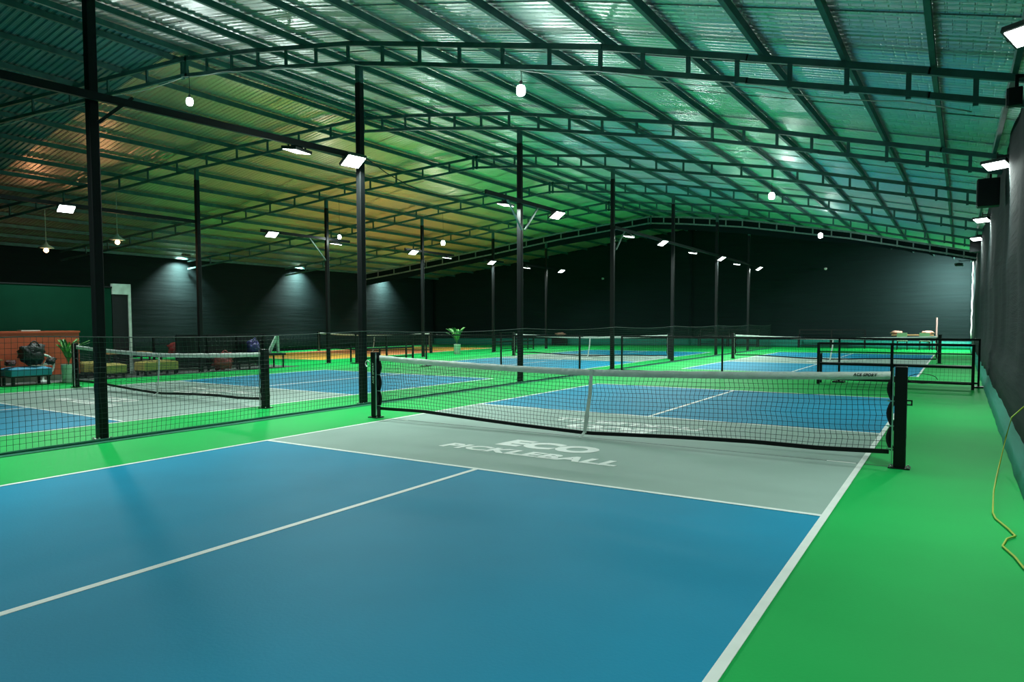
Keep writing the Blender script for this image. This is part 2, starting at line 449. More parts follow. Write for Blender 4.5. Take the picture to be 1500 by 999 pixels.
lettering('ACE SPORT', T1, 2.94, 3.15, .853, .030, BLACK, lambda u, v, z: (u, -.0185-z, v+.0), .03, .3)
lettering('ACE SPORT', T1, .50, .80, 0, .03, PALE, lambda u, v, z: (-3.365-v+.03, -.0515-z, u), .02, 0)
obj('cord_loop', MB().tube([(3.40+.12+.12*math.cos(a), -.0, .845+.05*math.sin(a)*(1 if a < 3 else .8)) for a in [i*.52 for i in range(12)]], .003, 4), BLACKM, T1)
net('pickleball_net', 'white-topped net at near left, seen through the divider net', -9.03, .03, -.042)
net('pickleball_net', 'white-topped net at far right, behind the long black bench', -.08, 19.2, 0, .08, False)
net('pickleball_net', 'white-topped net at far centre, beyond the middle columns', -8.67, 17.35, .05, .08, False)
net('pickleball_net', 'white-topped net over the amber court at far left', -19.9, 16.93, .1, .08, False)

# ---------------------------------------------------------------- divider net down the column line
t = thing('divider_net', 'long low dark divider net strung along the middle row of columns', 'net', (-4.68, 9, 0))
dz = lambda y: 1.24-.05*math.sin(math.pi*(((y-1.15) % 5.05)/5.05))
XD = -4.66
Y0, Y1, cell = -9., 31., .06
mb = MB(); n = int((Y1-Y0)/cell)
for i in range(n):
    y = Y0+i*cell; pts = []
    for k in range(5):
        z = .03+(dz(y)-.03)*k/4
        pts.append((XD+.03*noise.noise(Vector((y*.6, z*2, 2))), y+.03*noise.noise(Vector((y*.7, z*2, 7)))+(.015 if k % 2 else 0), z))
    mb.tube(pts, .0022, 3, False)
for j in range(1, 20):
    pts = []
    for i in range(161):
        y = Y0+(Y1-Y0)*i/160; z = .03+(dz(y)-.03)*j/20+.008*noise.noise(Vector((y*1.5, j*3., 0)))
        pts.append((XD+.03*noise.noise(Vector((y*.6, z*2, 2))), y, z))
    mb.tube(pts, .0022, 3, False)
obj('net_mesh', mb, NETD, t, kind='stuff')
obj('top_rope', MB().tube([(XD, Y0+(Y1-Y0)*i/160, dz(Y0+(Y1-Y0)*i/160)) for i in range(161)], .006, 5), NETD, t)
obj('bottom_hem', MB().tube([(XD+.03+.02*noise.noise(Vector((i*.31, 0, 0))), Y0+(Y1-Y0)*i/200, .018) for i in range(201)], [.016+.008*noise.noise(Vector((i*.4, 1, 0))) for i in range(201)], 6), HEM, t)

sb = MB()
for i in range(80):
    y = Y0+i*.5; w_ = .12+.04*noise.noise(Vector((i*.3, 5, 0)))
    sb.v += [(XD+.015, y, .004), (XD+.05+w_, y, .004), (XD+.05+w_, y, .007), (XD+.015, y, .007)]
for i in range(79):
    for k in range(4): sb.f.append((i*4+k, i*4+(k+1) % 4, i*4+4+(k+1) % 4, i*4+4+k))
obj('ground_flap', sb, HEM, t)
# ---------------------------------------------------------------- columns
def column(x, y, h, label, head=True, group='black steel columns'):
    t = thing('steel_column', label, 'column', (x, y, 0), group)
    s = .052
    obj('shaft', MB().box(x-s, x+s, y-s, y+s, .01, h-.32), BLACK, t, bevel=.008)
    obj('column_head', MB().box(x-s*.9, x+s*.9, y-s*.9, y+s*.9, h-.32, h), STEEL, t, label='unpainted green column head')
    b = MB().box(x-.08, x+.08, y-.08, y+.08, 0.001, .012); obj('base_plate', b, STEELG, t)
    for dx, dy in ((-.068, -.068), (.068, -.068), (-.068, .068), (.068, .068)): obj('anchor_bolt', MB().lathe([(.01, 0), (.01, .015), (.005, .02)], (x+dx, y+dy, .012), 6), CHROME, t)
    return t
C1 = [(-4.80, -3.1), (-4.75, 1.15), (-4.75, 6.16), (-4.78, 11.26), (-4.78, 16.3), (-4.8, 21.6), (-4.85, 27.0)]
names = ['nearest black column, at the left of the foreground court', 'second black column of the middle row, right behind the left net post',
 'third black column of the middle row, with the white-lit bracket arms', 'fourth black column of the middle row, where the lamp beam starts',
 'fifth black column of the middle row, behind the far centre net post', 'sixth black column of the middle row, with a pale lit edge', 'farthest black column of the middle row, near the far wall']
for (x, y), nm in zip(C1, names): column(x, y, zt(x, y)-.38+.02, nm)
C2 = [(-14.15, 4.28), (-14.48, 9.25), (-14.48, 14.24), (-14.53, 19.33), (-14.58, 24.31)]
names2 = ['black column at the near end of the left row, beside the lounge tables', 'black column second in the left row, standing before the amber court',
 'black column third in the left row, beside the right post of the amber court net', 'black column fourth in the left row, with a pale lit edge, right of the potted plant', 'farthest black column of the left row, behind the far centre net']
for (x, y), nm in zip(C2, names2): column(x, y, zt(x, y)-.38+.02, nm)

# ---------------------------------------------------------------- trusses and purlins
ORD = ['first', 'second', 'third', 'fourth', 'fifth', 'sixth', 'seventh', 'eighth', 'ninth', 'tenth', 'eleventh', 'twelfth', 'thirteenth', 'fourteenth']
TN = ['nearest curved steel roof truss, crossing the top of the view', 'second roof truss from the viewer, over the third middle column', 'third roof truss from the viewer, over the fourth middle column',
      'fourth roof truss from the viewer', 'fifth roof truss from the viewer, mostly hidden by nearer ones', 'farthest roof truss, just in front of the black far wall']
for k, ty in enumerate(TY):
    t = thing('roof_truss', TN[k], 'truss', (RX, ty, 0), 'roof trusses')
    TS = STEELG if k == 5 else STEEL  # farthest truss in paler steel, its lit look put into the colour
    Y = lambda x: ty if x > RX else ty-SK*(RX-x)
    xr = [RX, -7.65, -4.9, -3.05, -.29, 1.6, 3.47, 4.3]; xl = [-24.2, -21.8, -17, -14.1, RX]
    for nm, dz0, th in (('top_chord', lambda x: -.035, .075), ('bottom_chord', lambda x: -.36+.08*max(0, min(1, (x+5)/9)), .065)):
        for X in (xl, xr):
            mb = MB()
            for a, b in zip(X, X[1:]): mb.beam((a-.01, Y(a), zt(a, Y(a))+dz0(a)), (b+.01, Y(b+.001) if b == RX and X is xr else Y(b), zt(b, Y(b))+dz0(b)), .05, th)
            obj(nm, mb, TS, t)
    x = RX+.75
    while x < 4.2:
        z = zt(x, ty); obj('web_post', MB().beam((x, ty, z-.34), (x, ty, z-.05), .035, .05), TS, t); x += .78 if x < -1 else .6
    x = RX-.8
    while x > -24:
        z = zt(x, Y(x)); obj('web_post', MB().beam((x, Y(x), z-.34), (x, Y(x), z-.05), .035, .05), TS, t); x -= .85
    obj('ridge_post', MB().beam((RX-.07, ty, RZ-.42), (RX-.07, ty, RZ+.02), .05, .07).beam((RX+.07, ty, RZ-.42), (RX+.07, ty, RZ+.02), .05, .07), STEEL, t)
gb = MB(); gx = [-24.2, -21.8, -19.4, -17, -14.1, -11.8, RX, -7.65, -4.9, -3.05, -.29, 1.6, 3.47, 4.32]
for x in gx:
    y = (TY[-1] if x >= RX else TY[-1]-SK*(RX-x))+.16
    for z in (zt(x, y)-.01, zt(x, y)-.64+.30*max(0, min(1, (x+3)/7))-.03*math.sin(x*2)): gb.v += [(x, y, z), (x, y+.015, z)]
for i in range(len(gx)-1):
    a = i*4
    for q in ((0, 2, 6, 4), (1, 5, 7, 3), (2, 3, 7, 6), (0, 4, 5, 1)): gb.f.append(tuple(a+k for k in q))
struct('trim_3', gb, SHADE, False, 'black cloth valance hung behind the farthest roof truss')
px_r = [-9.4, -8.5, -7.35, -6.15, -4.9, -3.7, -2.5, -1.35, -.25, .78, 1.76, 2.65, 3.5, 4.2]
px_l = [-9.9, -11.0, -12.1, -13.2, -14.3, -15.4, -16.5, -17.6, -18.7, -19.8, -20.9, -22.0, -23.1, -24.1]
for side, X in (('right', px_r), ('left', px_l)):
    for i, x in enumerate(X):
        mb = MB(); Ys = [YF, 1.15, 6.1, 11.2, 20, YB]
        for a, b in zip(Ys, Ys[1:]): mb.beam((x, a, zt(x, a)+.055), (x, b, zt(x, b)+.055), .05, .105)
        o = obj('roof_purlin', mb, STEEL)
        tag(o, 'long green steel purlin under the %s roof slope, %s one down from the ridge' % (side, ORD[i]), 'purlin', 'roof purlins')

# ---------------------------------------------------------------- lamps
def area(loc, direction, power, sx, sy, parent, col=COOL, spread=math.pi):
    ld = bpy.data.lights.new('lamp', 'AREA'); ld.energy = power; ld.shape = 'RECTANGLE'; ld.size = sx; ld.size_y = sy; ld.color = col; ld.spread = spread
    o = bpy.data.objects.new('lamp', ld); C.objects.link(o); o.location = Vector(loc)-parent.location; o.parent = parent
    o.rotation_euler = Vector(direction).to_track_quat('-Z', 'Y').to_euler()
    return o
def flood(x, y, z, ax, tilt, label, power=P_FLOOD, sz=(.34, .26), group='led floodlights', stem=.1, spread=math.pi):
    """ax = horizontal direction the lamp looks towards, tilt = angle from straight down"""
    t = thing('floodlight', label, 'floodlight', (x, y, z), group)
    a = Vector((ax[0], ax[1], 0)).normalized(); n = a*math.sin(tilt)-Vector((0,0,1))*math.cos(tilt)   # face normal
    u = Vector((-a.y, a.x, 0)); v = n.cross(u).normalized(); c = Vector((x, y, z))
    def pl(d0, d1, hu, hv):
        return MB().quadbox([c+n*d0-u*hu-v*hv, c+n*d0+u*hu-v*hv, c+n*d0+u*hu+v*hv, c+n*d0-u*hu+v*hv, c+n*d1-u*hu-v*hv, c+n*d1+u*hu-v*hv, c+n*d1+u*hu+v*hv, c+n*d1-u*hu+v*hv])
    obj('housing', pl(-.045, 0, sz[0]/2+.012, sz[1]/2+.012), CASE, t)
    obj('led_panel', pl(.0, .004, sz[0]/2-.006, sz[1]/2-.006), LED, t, label='glowing white led panel')
    obj('driver_box', pl(-.085, -.045, .08, .05), CASE, t)
    obj('mounting_bracket', MB().beam(c-n*.06, c-n*.06+Vector((0,0,stem)), .02).beam(c-u*(sz[0]/2+.015), c-u*(sz[0]/2+.015)-n*.09, .012, .03).beam(c+u*(sz[0]/2+.015), c+u*(sz[0]/2+.015)-n*.09, .012, .03).beam(c-u*(sz[0]/2+.02)-n*.09, c+u*(sz[0]/2+.02)-n*.09, .03, .008, up=n), CASE, t)
    area(c+n*.012, n, power, sz[0]*.95, sz[1]*.95, t, spread=spread)
    return t
def lamp_beam(x, y0, y1, z, label, braces=(), z0=None):
    t = thing('lamp_beam', label, 'beam', (x, y0, z), 'lamp beams')
    obj('box_tube', MB().beam((x, y0, z0 or z), (x, y1, z), .05, .09), BLACKM, t)
    for (yc, d) in braces:
        obj('brace', MB().beam((x, yc, z-abs(d)*1.05), (x, yc+d, z-.04), .035, .035), STEELG if z0 is None else BLACKM, t)
    return t
ZB = 4.12
lamp_beam(-4.66, -9.0, 1.09, ZB, 'long black beam from the nearest column to the second column', [(-3.1, .4)], 3.80)
lamp_beam(-4.66, 4.67, 7.9, ZB, 'short black cross arm with braces on the third middle column', [(6.1, -.6), (6.22, .6)])
lamp_beam(-4.69, 11.2, 29.0, ZB, 'long black beam running back from the fourth middle column', [(11.3, .6)])
LX = -4.72
def pair(lab, y, side, z=ZB-.12, x=LX, power=None, tilt=.55):
    power = power or (P_FAR if (y > 10 or x < -10) else P_FLOOD)
    flood(x+(.12 if side > 0 else -.12), y, z, (side, -.15), tilt if side > 0 else .14, lab, power)
pair('floodlight facing left on the near beam, left of the bright one', -.1, -1)
pair('bright floodlight facing the foreground court beside the second column', .85, 1)
pair('extra floodlight on the near beam close to the viewer, outside the view', -5.2, 1)  # this and the next are extra lamps, added out of view for floor light
pair('extra floodlight facing left on the near beam, outside the view', -6.2, -1)
pair('floodlight facing left on the braced arm of the third column', 5.7, -1)
pair('floodlight at the right end of the braced arm on the third column', 7.65, 1)
pair('leftmost of the six floodlights on the far middle beam, facing left', 12.56, -1)
pair('second of the six floodlights on the far middle beam, bright and facing right', 14.84, 1)
pair('third of the six floodlights on the far middle beam, facing left', 18.6, -1)
pair('fourth of the six floodlights on the far middle beam, beside the sixth column', 21.6, 1)
pair('fifth of the six floodlights on the far middle beam, facing left', 24.8, -1)
pair('rightmost of the six floodlights on the far middle beam', 28.0, 1)
lamp_beam(-14.2, -1.5, 4.25, 4.2, 'black beam reaching towards the viewer from the first left column')
lamp_beam(-14.48, 6.6, 10.3, 4.24, 'black braced arm on the second left column', [(9.2, -.7)])
lamp_beam(-14.48, 13.2, 16.3, 4.24, 'black arm on the third left column')
lamp_beam(-14.53, 18.6, 20.2, 4.24, 'short black arm on the fourth left column')
lamp_beam(-14.58, 22.3, 26.0, 4.26, 'black arm on the farthest left column')
pair('floodlight at far left on the arm of the first left column', .88, 1, 4.08, -14.2)
pair('tilted bright floodlight left of the second left column', 6.86, 1, 4.12, -14.4)
pair('dim-edged floodlight right of the second left column, facing left', 9.8, -1, 4.12, -14.5)
pair('bright floodlight just left of the third left column', 13.48, 1, 4.12, -14.4)
pair('thin floodlight right of the third left column, facing left', 16.0, -1, 4.12, -14.5)
pair('floodlight on the fourth left column above its pale edge', 19.0, 1, 4.12, -14.5)
pair('left one of the two small floodlights on the farthest left arm', 22.5, -1, 4.12, -14.55)
pair('right one of the two small floodlights on the farthest left arm', 25.7, 1, 4.14, -14.55)
for lab, y, z in (('large floodlight at the top right corner, on the right wall', -1.12, 3.44), ('second floodlight along the right wall, over its bright patch', 5.2, 3.68), ('third floodlight along the right wall', 13.2, 3.85),
               ('fourth floodlight along the right wall, tilted', 19.5, 4.02), ('farthest floodlight on the right wall, near the far corner', 27.5, 4.1), ('extra floodlight on the right wall beside the viewer, outside the view', -6.0, 3.4)):  # the last one is an unseen extra lamp, added to light the near floor
    t = flood(4.20, y, z, (-.6, -1), .40, lab, P_WALL, (.33, .20), 'floodlights on the right wall', .14, spread=math.radians(130)); obj('wall_arm', MB().beam((4.20, y, z+.13), (4.4, y, z+.13), .03), CASE, t)
t = flood(3.7, 30.9, 4.0, (-.2, 1), .6, 'floodlight washing the far right corner of the back wall', 850, (.3, .2), 'floodlights on the right wall', .2); obj('wall_arm', MB().beam((3.7, 30.9, 4.18), (4.4, 30.9, 4.18), .03), CASE, t)
for lab, y in (('wall-washing floodlight on the left wall, left of the first left column', 9.98), ('wall-washing floodlight on the left wall, between first and second left columns', 16.2), ('wall-washing floodlight on the left wall, right of the second column', 22.3)):
    t = flood(-23.85, y, 4.25, (-1, 0), .35, lab, 240, (.34, .2), 'floodlights on the left wall', .1, spread=math.radians(100)); obj('wall_arm', MB().beam((-23.85, y, 4.34), (-24.42, y, 4.34), .03), CASE, t)

def bulb(x, y, z, ztop, label, r=.065):
    t = thing('hanging_bulb', label, 'bulb', (x, y, z), 'hanging led bulbs')
    obj('glass_bulb', MB().lathe([(.02, -r*1.1), (r*.8, -r*1.0), (r, -r*.5), (r, r*.5), (r*.8, r*.95), (r*.4, r*1.15)], (x, y, z), 14), BULB, t, True)
    obj('socket', MB().lathe([(.022, r*1.1), (.022, r*1.1+.06), (.01, r*1.1+.07)], (x, y, z), 10), CASE, t)
    obj('wire', MB().tube([(x, y, z+r), (x+.01, y, (z+ztop)/2), (x, y, ztop)], .005, 5), CABLEB, t)
    ld = bpy.data.lights.new('lamp', 'POINT'); ld.energy = P_BULB; ld.shadow_soft_size = r; ld.color = COOL
    o = bpy.data.objects.new('lamp', ld); C.objects.link(o); o.parent = t; o.location = (0, 0, -r*2.3)
bulb(-9.24, .98, 5.78, 6.4, 'glowing led bulb under the ridge of the nearest truss, at upper left')
bulb(-1.58, 1.17, 4.69, 5.02, 'glowing led bulb under the nearest truss, at upper centre')
bulb(-.32, 11.15, 4.58, 4.9, 'glowing led bulb under the third truss, right of centre', .075)
bulb(-.76, 21.3, 4.66, 5.0, 'small glowing bulb before the black far wall, right of centre', .085)
bulb(-13.68, 14.57, 4.56, 5.7, 'small glowing bulb just right of the third left column', .08)
bulb(-14.08, 9.45, 4.3, 5.7, 'small glowing bulb right of the second left column', .06)
def pendant(x, y, z, ztop, label):
    t = thing('pendant_lamp', label, 'lamp', (x, y, z), 'pendant lamps over the lounge')
    obj('shade', MB().lathe([(.21, 0), (.20, .02), (.05, .12), (.03, .18)], (x, y, z), 18), PALE, t, True)
    obj('warm_bulb', MB().lathe([(.02, -.13), (.06, -.10), (.07, -.06), (.04, .0)], (x, y, z), 12), WARM, t, True)
    obj('flex', MB().tube([(x, y, z+.17), (x, y, ztop)], .009, 5), CABLE, t)
    ld = bpy.data.lights.new('lamp', 'POINT'); ld.energy = 22; ld.shadow_soft_size = .06; ld.color = (1, .55, .28)
    o = bpy.data.objects.new('lamp', ld); C.objects.link(o); o.parent = t; o.location = (0, 0, -.22)
pendant(-19.8, 2.92, 3.68, zt(-19.8, 3)+.0, 'pendant lamp with warm bulb at far left, over the blue ottoman')
pendant(-17.6, 3.9, 3.88, zt(-17.6, 4)+.0, 'pendant lamp with warm bulb right of the nearest column')

# cables
def cable(pts, r, m, label, cat='cable'):
    o = obj('cable', MB().tube(pts, r, 5), m, None, True); return tag(o, label, cat)
cable([(-4.66, 1.2, 4.13)]+[(-4.7, 1.2+3.5*f, 4.13-.32*math.sin(math.pi*f)) for f in (.15, .3, .45, .6, .75, .9)]+[(-4.66, 4.7, 4.14)], .009, CABLEB, 'thin black cable sagging between the second and third middle columns')
cable([(x, 1.08, zt(x, 1.15)-.38-.05*abs(math.sin(x*1.9))) for x in [RX+.3*i for i in range(0, 46)]], .007, CABLE, 'pale cable tied along the lower chord of the nearest truss')
cable([(RX-.3*i, 1.10-SK*.3*i, zt(RX-.3*i, 0)-.42-.06*abs(math.sin(i*.6))) for i in range(0, 18)], .007, CABLE, 'pale cable looping along the left part of the nearest truss')
cable([(4.3, .2, .62), (4.22, .35, .5), (4.19, .5, .3), (4.14, .25, .1), (4.1, -.1, .02), (4.06, -.7, .012), (4.03, -1.45, .012), (4.04, -1.6, .012), (4.10, -1.85, .012), (4.13, -2.02, .012), (4.08, -2.12, .012), (4.05, -2.3, .012), (4.10, -2.5, .012), (4.13, -2.7, .012), (4.2, -2.9, .012), (4.3, -3.1, .02)], .0065, CORD, 'yellow extension cord snaking down the right wall onto the green floor', 'cord')
# speakers and camera
def speaker(x, y, z, s, label):
    t = thing('wall_speaker', label, 'speaker', (x, y, z), 'wall speakers')
    obj('cabinet', MB().box(x-s*.5, x+s*.35, y-s*.35, y+s*.35, z-s*.62, z+s*.62), BLACKM, t, bevel=.012)
    obj('grille', MB().box(x-s*.5-.01, x-s*.5+.001, y-s*.31, y+s*.31, z-s*.57, z+s*.57), CASE, t)
    obj('yoke', MB().beam((x, y, z+s*.62), (x, y, z+s*.62+.12), .03).beam((x, y, z+s*.62+.1), (4.33, y, z+s*.62+.1), .03), BLACKM, t)
speaker(4.17, 6.4, 3.47, .36, 'black box speaker on the right wall between second and third floodlights')
speaker(4.2, 19.9, 3.85, .34, 'small black box speaker far along the right wall')
speaker(4.2, .8, 3.50, .14, 'small black box for the bracket under the right end of the nearest truss')  # truss end bracket, drawn with the speaker shape
def cctv(x, y, z, label):
    t = thing('security_camera', label, 'camera', (x, y, z))
    obj('mount', MB().beam((x, y, z), (x, y-.12, z), .07), CABLE, t)
    obj('dome', MB().lathe([(.02, -.06), (.07, -.03), (.08, .02), (.06, .06)], (x, y-.12, z), 12), CABLE, t, True)
cctv(-2.3, 32.9, 4.2, 'small pale security camera high on the black far wall, at right')
cctv(-14.4, 30.9, 4.0, 'small pale security camera on the black far wall, left of the fourth left column')

# ---------------------------------------------------------------- low fence and benches
def fence(x0, x1, y, label, posts, rails=True, end=True):
    t = thing('net_fence', label, 'fence', (x0, y, 0), 'low net fences')
    obj('top_rail', MB().beam((x0, y, 1.0), (x1, y, 1.0), .04, .04), BLACK, t)
    if rails: obj('bottom_rail', MB().beam((x0, y, .09), (x1, y, .09), .035, .035), BLACK, t)
    for x in posts:
        p = obj('fence_post', MB().beam((x, y, .02), (x, y, 1.0), .04), BLACK, t)
        obj('foot', MB().box(x-.12, x+.12, y-.15, y+.15, .002, .028), BLACKM, p)
    mb = MB(); n = int((x1-x0)/.075)
    for i in range(n): mb.tube([(x0+i*.075, y, .06), (x0+i*.075+.01, y+.01, .5), (x0+i*.075, y, .99)], .0017, 3, False)
    for j in range(13):
        mb.tube([(x0+(x1-x0)*k/20, y, .08+j*.072) for k in range(21)], .0017, 3, False)
    obj('net_mesh', mb, NET, t, kind='stuff')
    return t
fence(-3.88, 4.18, 9.88, 'low black framed net fence behind the foreground court', [-3.86, -1.16, 1.50, 4.16])
fence(-13.6, -4.9, 9.62, 'low black net fence behind the near left court', [-13.55, -10.45, -7.6, -5.0], rails=False)
def bench(x0, y0, ax, L, label, face=1, back=.92, arm=True):
    """ax='x' or 'y' long axis; back frame on the line, seat extends to face side"""
    t = thing('steel_bench', label, 'bench', (x0, y0, 0), 'black steel benches')
    def W(u, v, z): return (x0+u, y0+v*face, z) if ax == 'x' else (x0+v*face, y0+u, z)
    for u in (0, L/2, L): obj('leg', MB().beam(W(u, 0, .005), W(u, 0, back), .055, .055), BLACK, t)
    for u in (0, L/2, L): obj('leg', MB().beam(W(u, .34, .005), W(u, .34, .66 if arm and u != L/2 else .44), .045, .045), BLACK, t)
    obj('seat', MB().beam(W(0, .19, .45), W(L, .19, .45), .34, .05), BLACK, t)
    obj('back_rail', MB().beam(W(0, 0, back-.02), W(L, 0, back-.02), .04, .05), BLACK, t)
    obj('back_rail', MB().beam(W(0, 0, back-.2), W(L, 0, back-.2), .025, .025), BLACK, t)
    obj('stretcher', MB().beam(W(0, 0, .12), W(L, 0, .12), .03, .04), BLACK, t)
    if arm:
        for u in (0, L): obj('armrest', MB().beam(W(u, 0, .67), W(u, .36, .67), .045, .03), BLACK, t)
    return t
bench(1.17, 9.2, 'x', 2.88, 'long black steel bench at right, in front of the far court', 1)
bench(-13.95, 10.1, 'y', 2.9, 'black steel bench in front of the amber court, left of centre', -1)
bench(-14.75, 20.3, 'y', 3.0, 'black steel bench far behind the second net fence, left of the far centre net', -1)
bench(-3.5, 32.5, 'x', 3.2, 'black steel bench against the far wall, right of centre', -1, .97)
bench(-8.95, 32.5, 'x', 3.3, 'black steel bench against the far wall, behind the sixth column', -1, .97)

# ---------------------------------------------------------------- far corner furniture and plant
def chair(x, y, label, a):
    t = thing('plastic_chair', label, 'chair', (x, y, 0), 'far corner chairs')
    obj('seat', MB().box(x-.22, x+.22, y-.22, y+.22, .42, .46), SAGE, t)
    obj('backrest', MB().box(x-.22, x+.22, y-.24, y-.2, .5, .84), SAGE, t)
    for dx in (-.2, .2):
        for dy in (-.2, .2): obj('leg', MB().beam((x+dx*1.1, y+dy*1.1, .003), (x+dx, y+dy, .42), .03), BLACKM, t)
chair(1.45, 31.35, 'sage plastic chair at the left of the far corner table', 0)
chair(2.4, 31.35, 'sage plastic chair at the right of the far corner table', 0)
t = thing('dining_table', 'small dark table in the far right corner with cloths on it', 'table', (1.9, 32.1, 0))
obj('tabletop', MB().box(.95, 2.75, 31.75, 32.4, .70, .74), WOOD, t)
for x in (1.0, 2.7):
    for y in (31.8, 32.35): obj('leg', MB().beam((x, y, .003), (x, y, .7), .04), BLACKM, t)
for lab, x, s in (('crumpled pinkish cloth on the left end of the far corner table', 1.15, 2.), ('crumpled pinkish cloth on the right end of the far corner table', 2.5, 5.)):
    o = obj('folded_cloth', MB().blob((x, 32.05, .845), (.27, .2, .075), .3, s), PINK, None, True); tag(o, lab, 'cloth')
t = thing('upright_pole', 'thin pale pink pole standing right of the far corner table', 'pole', (2.86, 32.3, 0))
obj('shaft', MB().tube([(2.86, 32.3, .02), (2.86, 32.3, 1.58)], .04, 10), mat('pale pink paint', (.36, .22, .21), .6), t)
obj('foot', MB().lathe([(.14, 0), (.14, .02), (.05, .04)], (2.86, 32.3, .003), 14), BLACKM, t)
t = thing('side_table', 'dark box table by the far wall, left of the fourth middle column', 'table', (-16.6, 29.6, 0))
obj('cabinet', MB().box(-17.1, -16.2, 29.3, 29.7, .12, .55), BLACKM, t)
for x in (-17.05, -16.25):
    for y in (29.33, 29.67): obj('leg', MB().beam((x, y, .003), (x, y, .12), .04), BLACKM, t)
o = obj('folded_cloth', MB().blob((-16.6, 29.5, .68), (.35, .2, .095), .3, 8.), PINK, None, True); tag(o, 'pinkish cloth heap on the dark box table by the far wall', 'cloth')

def plant(name, x, y, label, h, pot_h, spread, n, seed, broad=.045, hr=1.):
    rnd = random.Random(seed)
    t = thing(name, label, 'plant', (x, y, 0), 'potted plants')
    p = obj('pot', MB().lathe([(.12, 0), (.135, .02), (.15, pot_h-.02), (.16, pot_h), (.14, pot_h), (.135, pot_h-.04)], (x, y, .003), 18), POT, t, True, label='pale round pot')
    obj('soil', MB().lathe([(.13, pot_h-.05), (.1, pot_h-.03)], (x, y, 0), 14), SOIL, p)
    for i in range(n):
        a = 2*math.pi*i/n+rnd.uniform(-.3, .3); L = (h-pot_h)*rnd.uniform(.75, 1.05); s = spread*rnd.uniform(.4, 1)
        pts = []
        for k in range(7):
            f = k/6; pts.append(Vector((x+math.cos(a)*s*f**1.6, y+math.sin(a)*s*f**1.6, pot_h-.03+L*(f-.18*f**4))))
        st = obj('frond', MB().tube(pts, [.008*(1-.8*k/6) for k in range(7)], 5), LEAF, t)
        mb = MB()
        for k in range(1, 15):
            f = .25+.75*k/14; j = min(5, int(f*6)); q = pts[j].lerp(pts[j+1], f*6-j); d = (pts[j+1]-pts[j]).normalized()
            for sd in (-1, 1):
                side = d.cross(Vector((0,0,1))).normalized()*sd
                tip = q+(side*.8+d*.8+Vector((0,0,.15))).normalized()*(.13*hr*(1-.35*f)); mid = q.lerp(tip, .5)
                wv = d*broad*.6
                b = len(mb.v); mb.v += [tuple(q), tuple(mid+wv), tuple(tip), tuple(mid-wv), tuple(mid+Vector((0,0,.012)))]
                mb.f += [(b, b+1, b+4), (b+1, b+2, b+4), (b+2, b+3, b+4), (b+3, b, b+4)]
        obj('leaflets', mb, LEAF2 if i % 2 else LEAF, st, kind='stuff')
    return t
plant('potted_plant', -14.75, 16.84, 'potted palm-like plant in a pale pot beside the amber court', 1.28, .44, .50, 13, 3, .06, 1.3)
plant('potted_plant', -13.75, .66, 'potted plant in a pale pot at the left, behind the near left net post', 1.12, .43, .42, 12, 5, .05)

# ---------------------------------------------------------------- lounge at the left edge
t = thing('green_partition', 'tall dark green booth wall at the left edge', 'partition', (-15.3, 1, 0))
obj('wall_panel', MB().box(-15.4, -15.3, -2.4, 2.48, .02, 2.33), BOOTH, t)
obj('top_trim', MB().box(-15.42, -15.28, -2.4, 2.5, 2.33, 2.36), BLACKM, t)
obj('skirting', MB().box(-15.3, -15.28, -2.4, 2.48, .01, .1), BLACKM, t)
t = thing('door_frame', 'pale white painted door frame beside the dark green booth wall', 'door frame', (-15.3, 2.7, 0))
obj('lintel', MB().box(-15.36, -15.26, 2.5, 2.98, 2.16, 2.44), PALE, t)
obj('jamb', MB().box(-15.36, -15.26, 2.92, 2.98, .01, 2.16), PALE, t)
obj('door_leaf', MB().box(-15.34, -15.30, 2.5, 2.91, .02, 2.15), BLACKM, t, label='black door leaf')
t = thing('reception_counter', 'orange-red reception counter at the left edge', 'counter', (-14.75, .4, 0))
obj('front_panel', MB().box(-14.75, -14.70, -2.4, 1.36, .14, 1.16), COUNTER, t)
obj('plinth', MB().box(-14.8, -14.74, -2.4, 1.34, .005, .14), mat('pale plinth', (.30, .34, .27), .7), t, label='pale plinth')
obj('side_panel', MB().box(-15.2, -14.75, 1.30, 1.36, .01, 1.16), BOOTH, t)
obj('countertop', MB().box(-15.22, -14.68, -2.42, 1.38, 1.16, 1.20), COUNTER, t)
o = obj('paper_stack', MB().box(-15.0, -14.8, .15, .55, 1.202, 1.225), CABLE); tag(o, 'small pale stack of papers on the orange-red counter', 'papers')
def ottoman(x0, x1, y0, y1, z0, z1, m, label, tufts=4, lz=None):
    t = thing('ottoman', label, 'ottoman', ((x0+x1)/2, (y0+y1)/2, 0), 'lounge ottomans')
    mb = MB(); nx, ny = 10, 18
    for i in range(nx+1):
        for j in range(ny+1):
            u, v = i/nx, j/ny; e = (1-(2*u-1)**8)*(1-(2*v-1)**8)
            mb.v.append((x0+(x1-x0)*u, y0+(y1-y0)*v, z1-.05+.05*e-.012*abs(math.sin(u*math.pi*2))*abs(math.sin(v*math.pi*tufts))))
    for i in range(nx):
        for j in range(ny):
            s = i*(ny+1)+j; mb.f.append((s, s+ny+1, s+ny+2, s+1))
    b = obj('cushion', mb, m, t, True)
    obj('upholstered_body', MB().box(x0, x1, y0, y1, z0, z1-.045), m, t, bevel=.02)
    obj('base_frame', MB().box(x0+.02, x1-.02, y0+.02, y1-.02, z0-.03, z0), BLACKM, t)
    for x in (x0+.06, x1-.06):
        for y in (y0+.06, y1-.06): obj('leg', MB().beam((x, y, .007), (x, y, z0-.02), .05), BLACKM, t)
ottoman(-14.2, -13.62, -.56, .26, .22, .42, TEALC, 'teal blue upholstered ottoman with black bags on it')
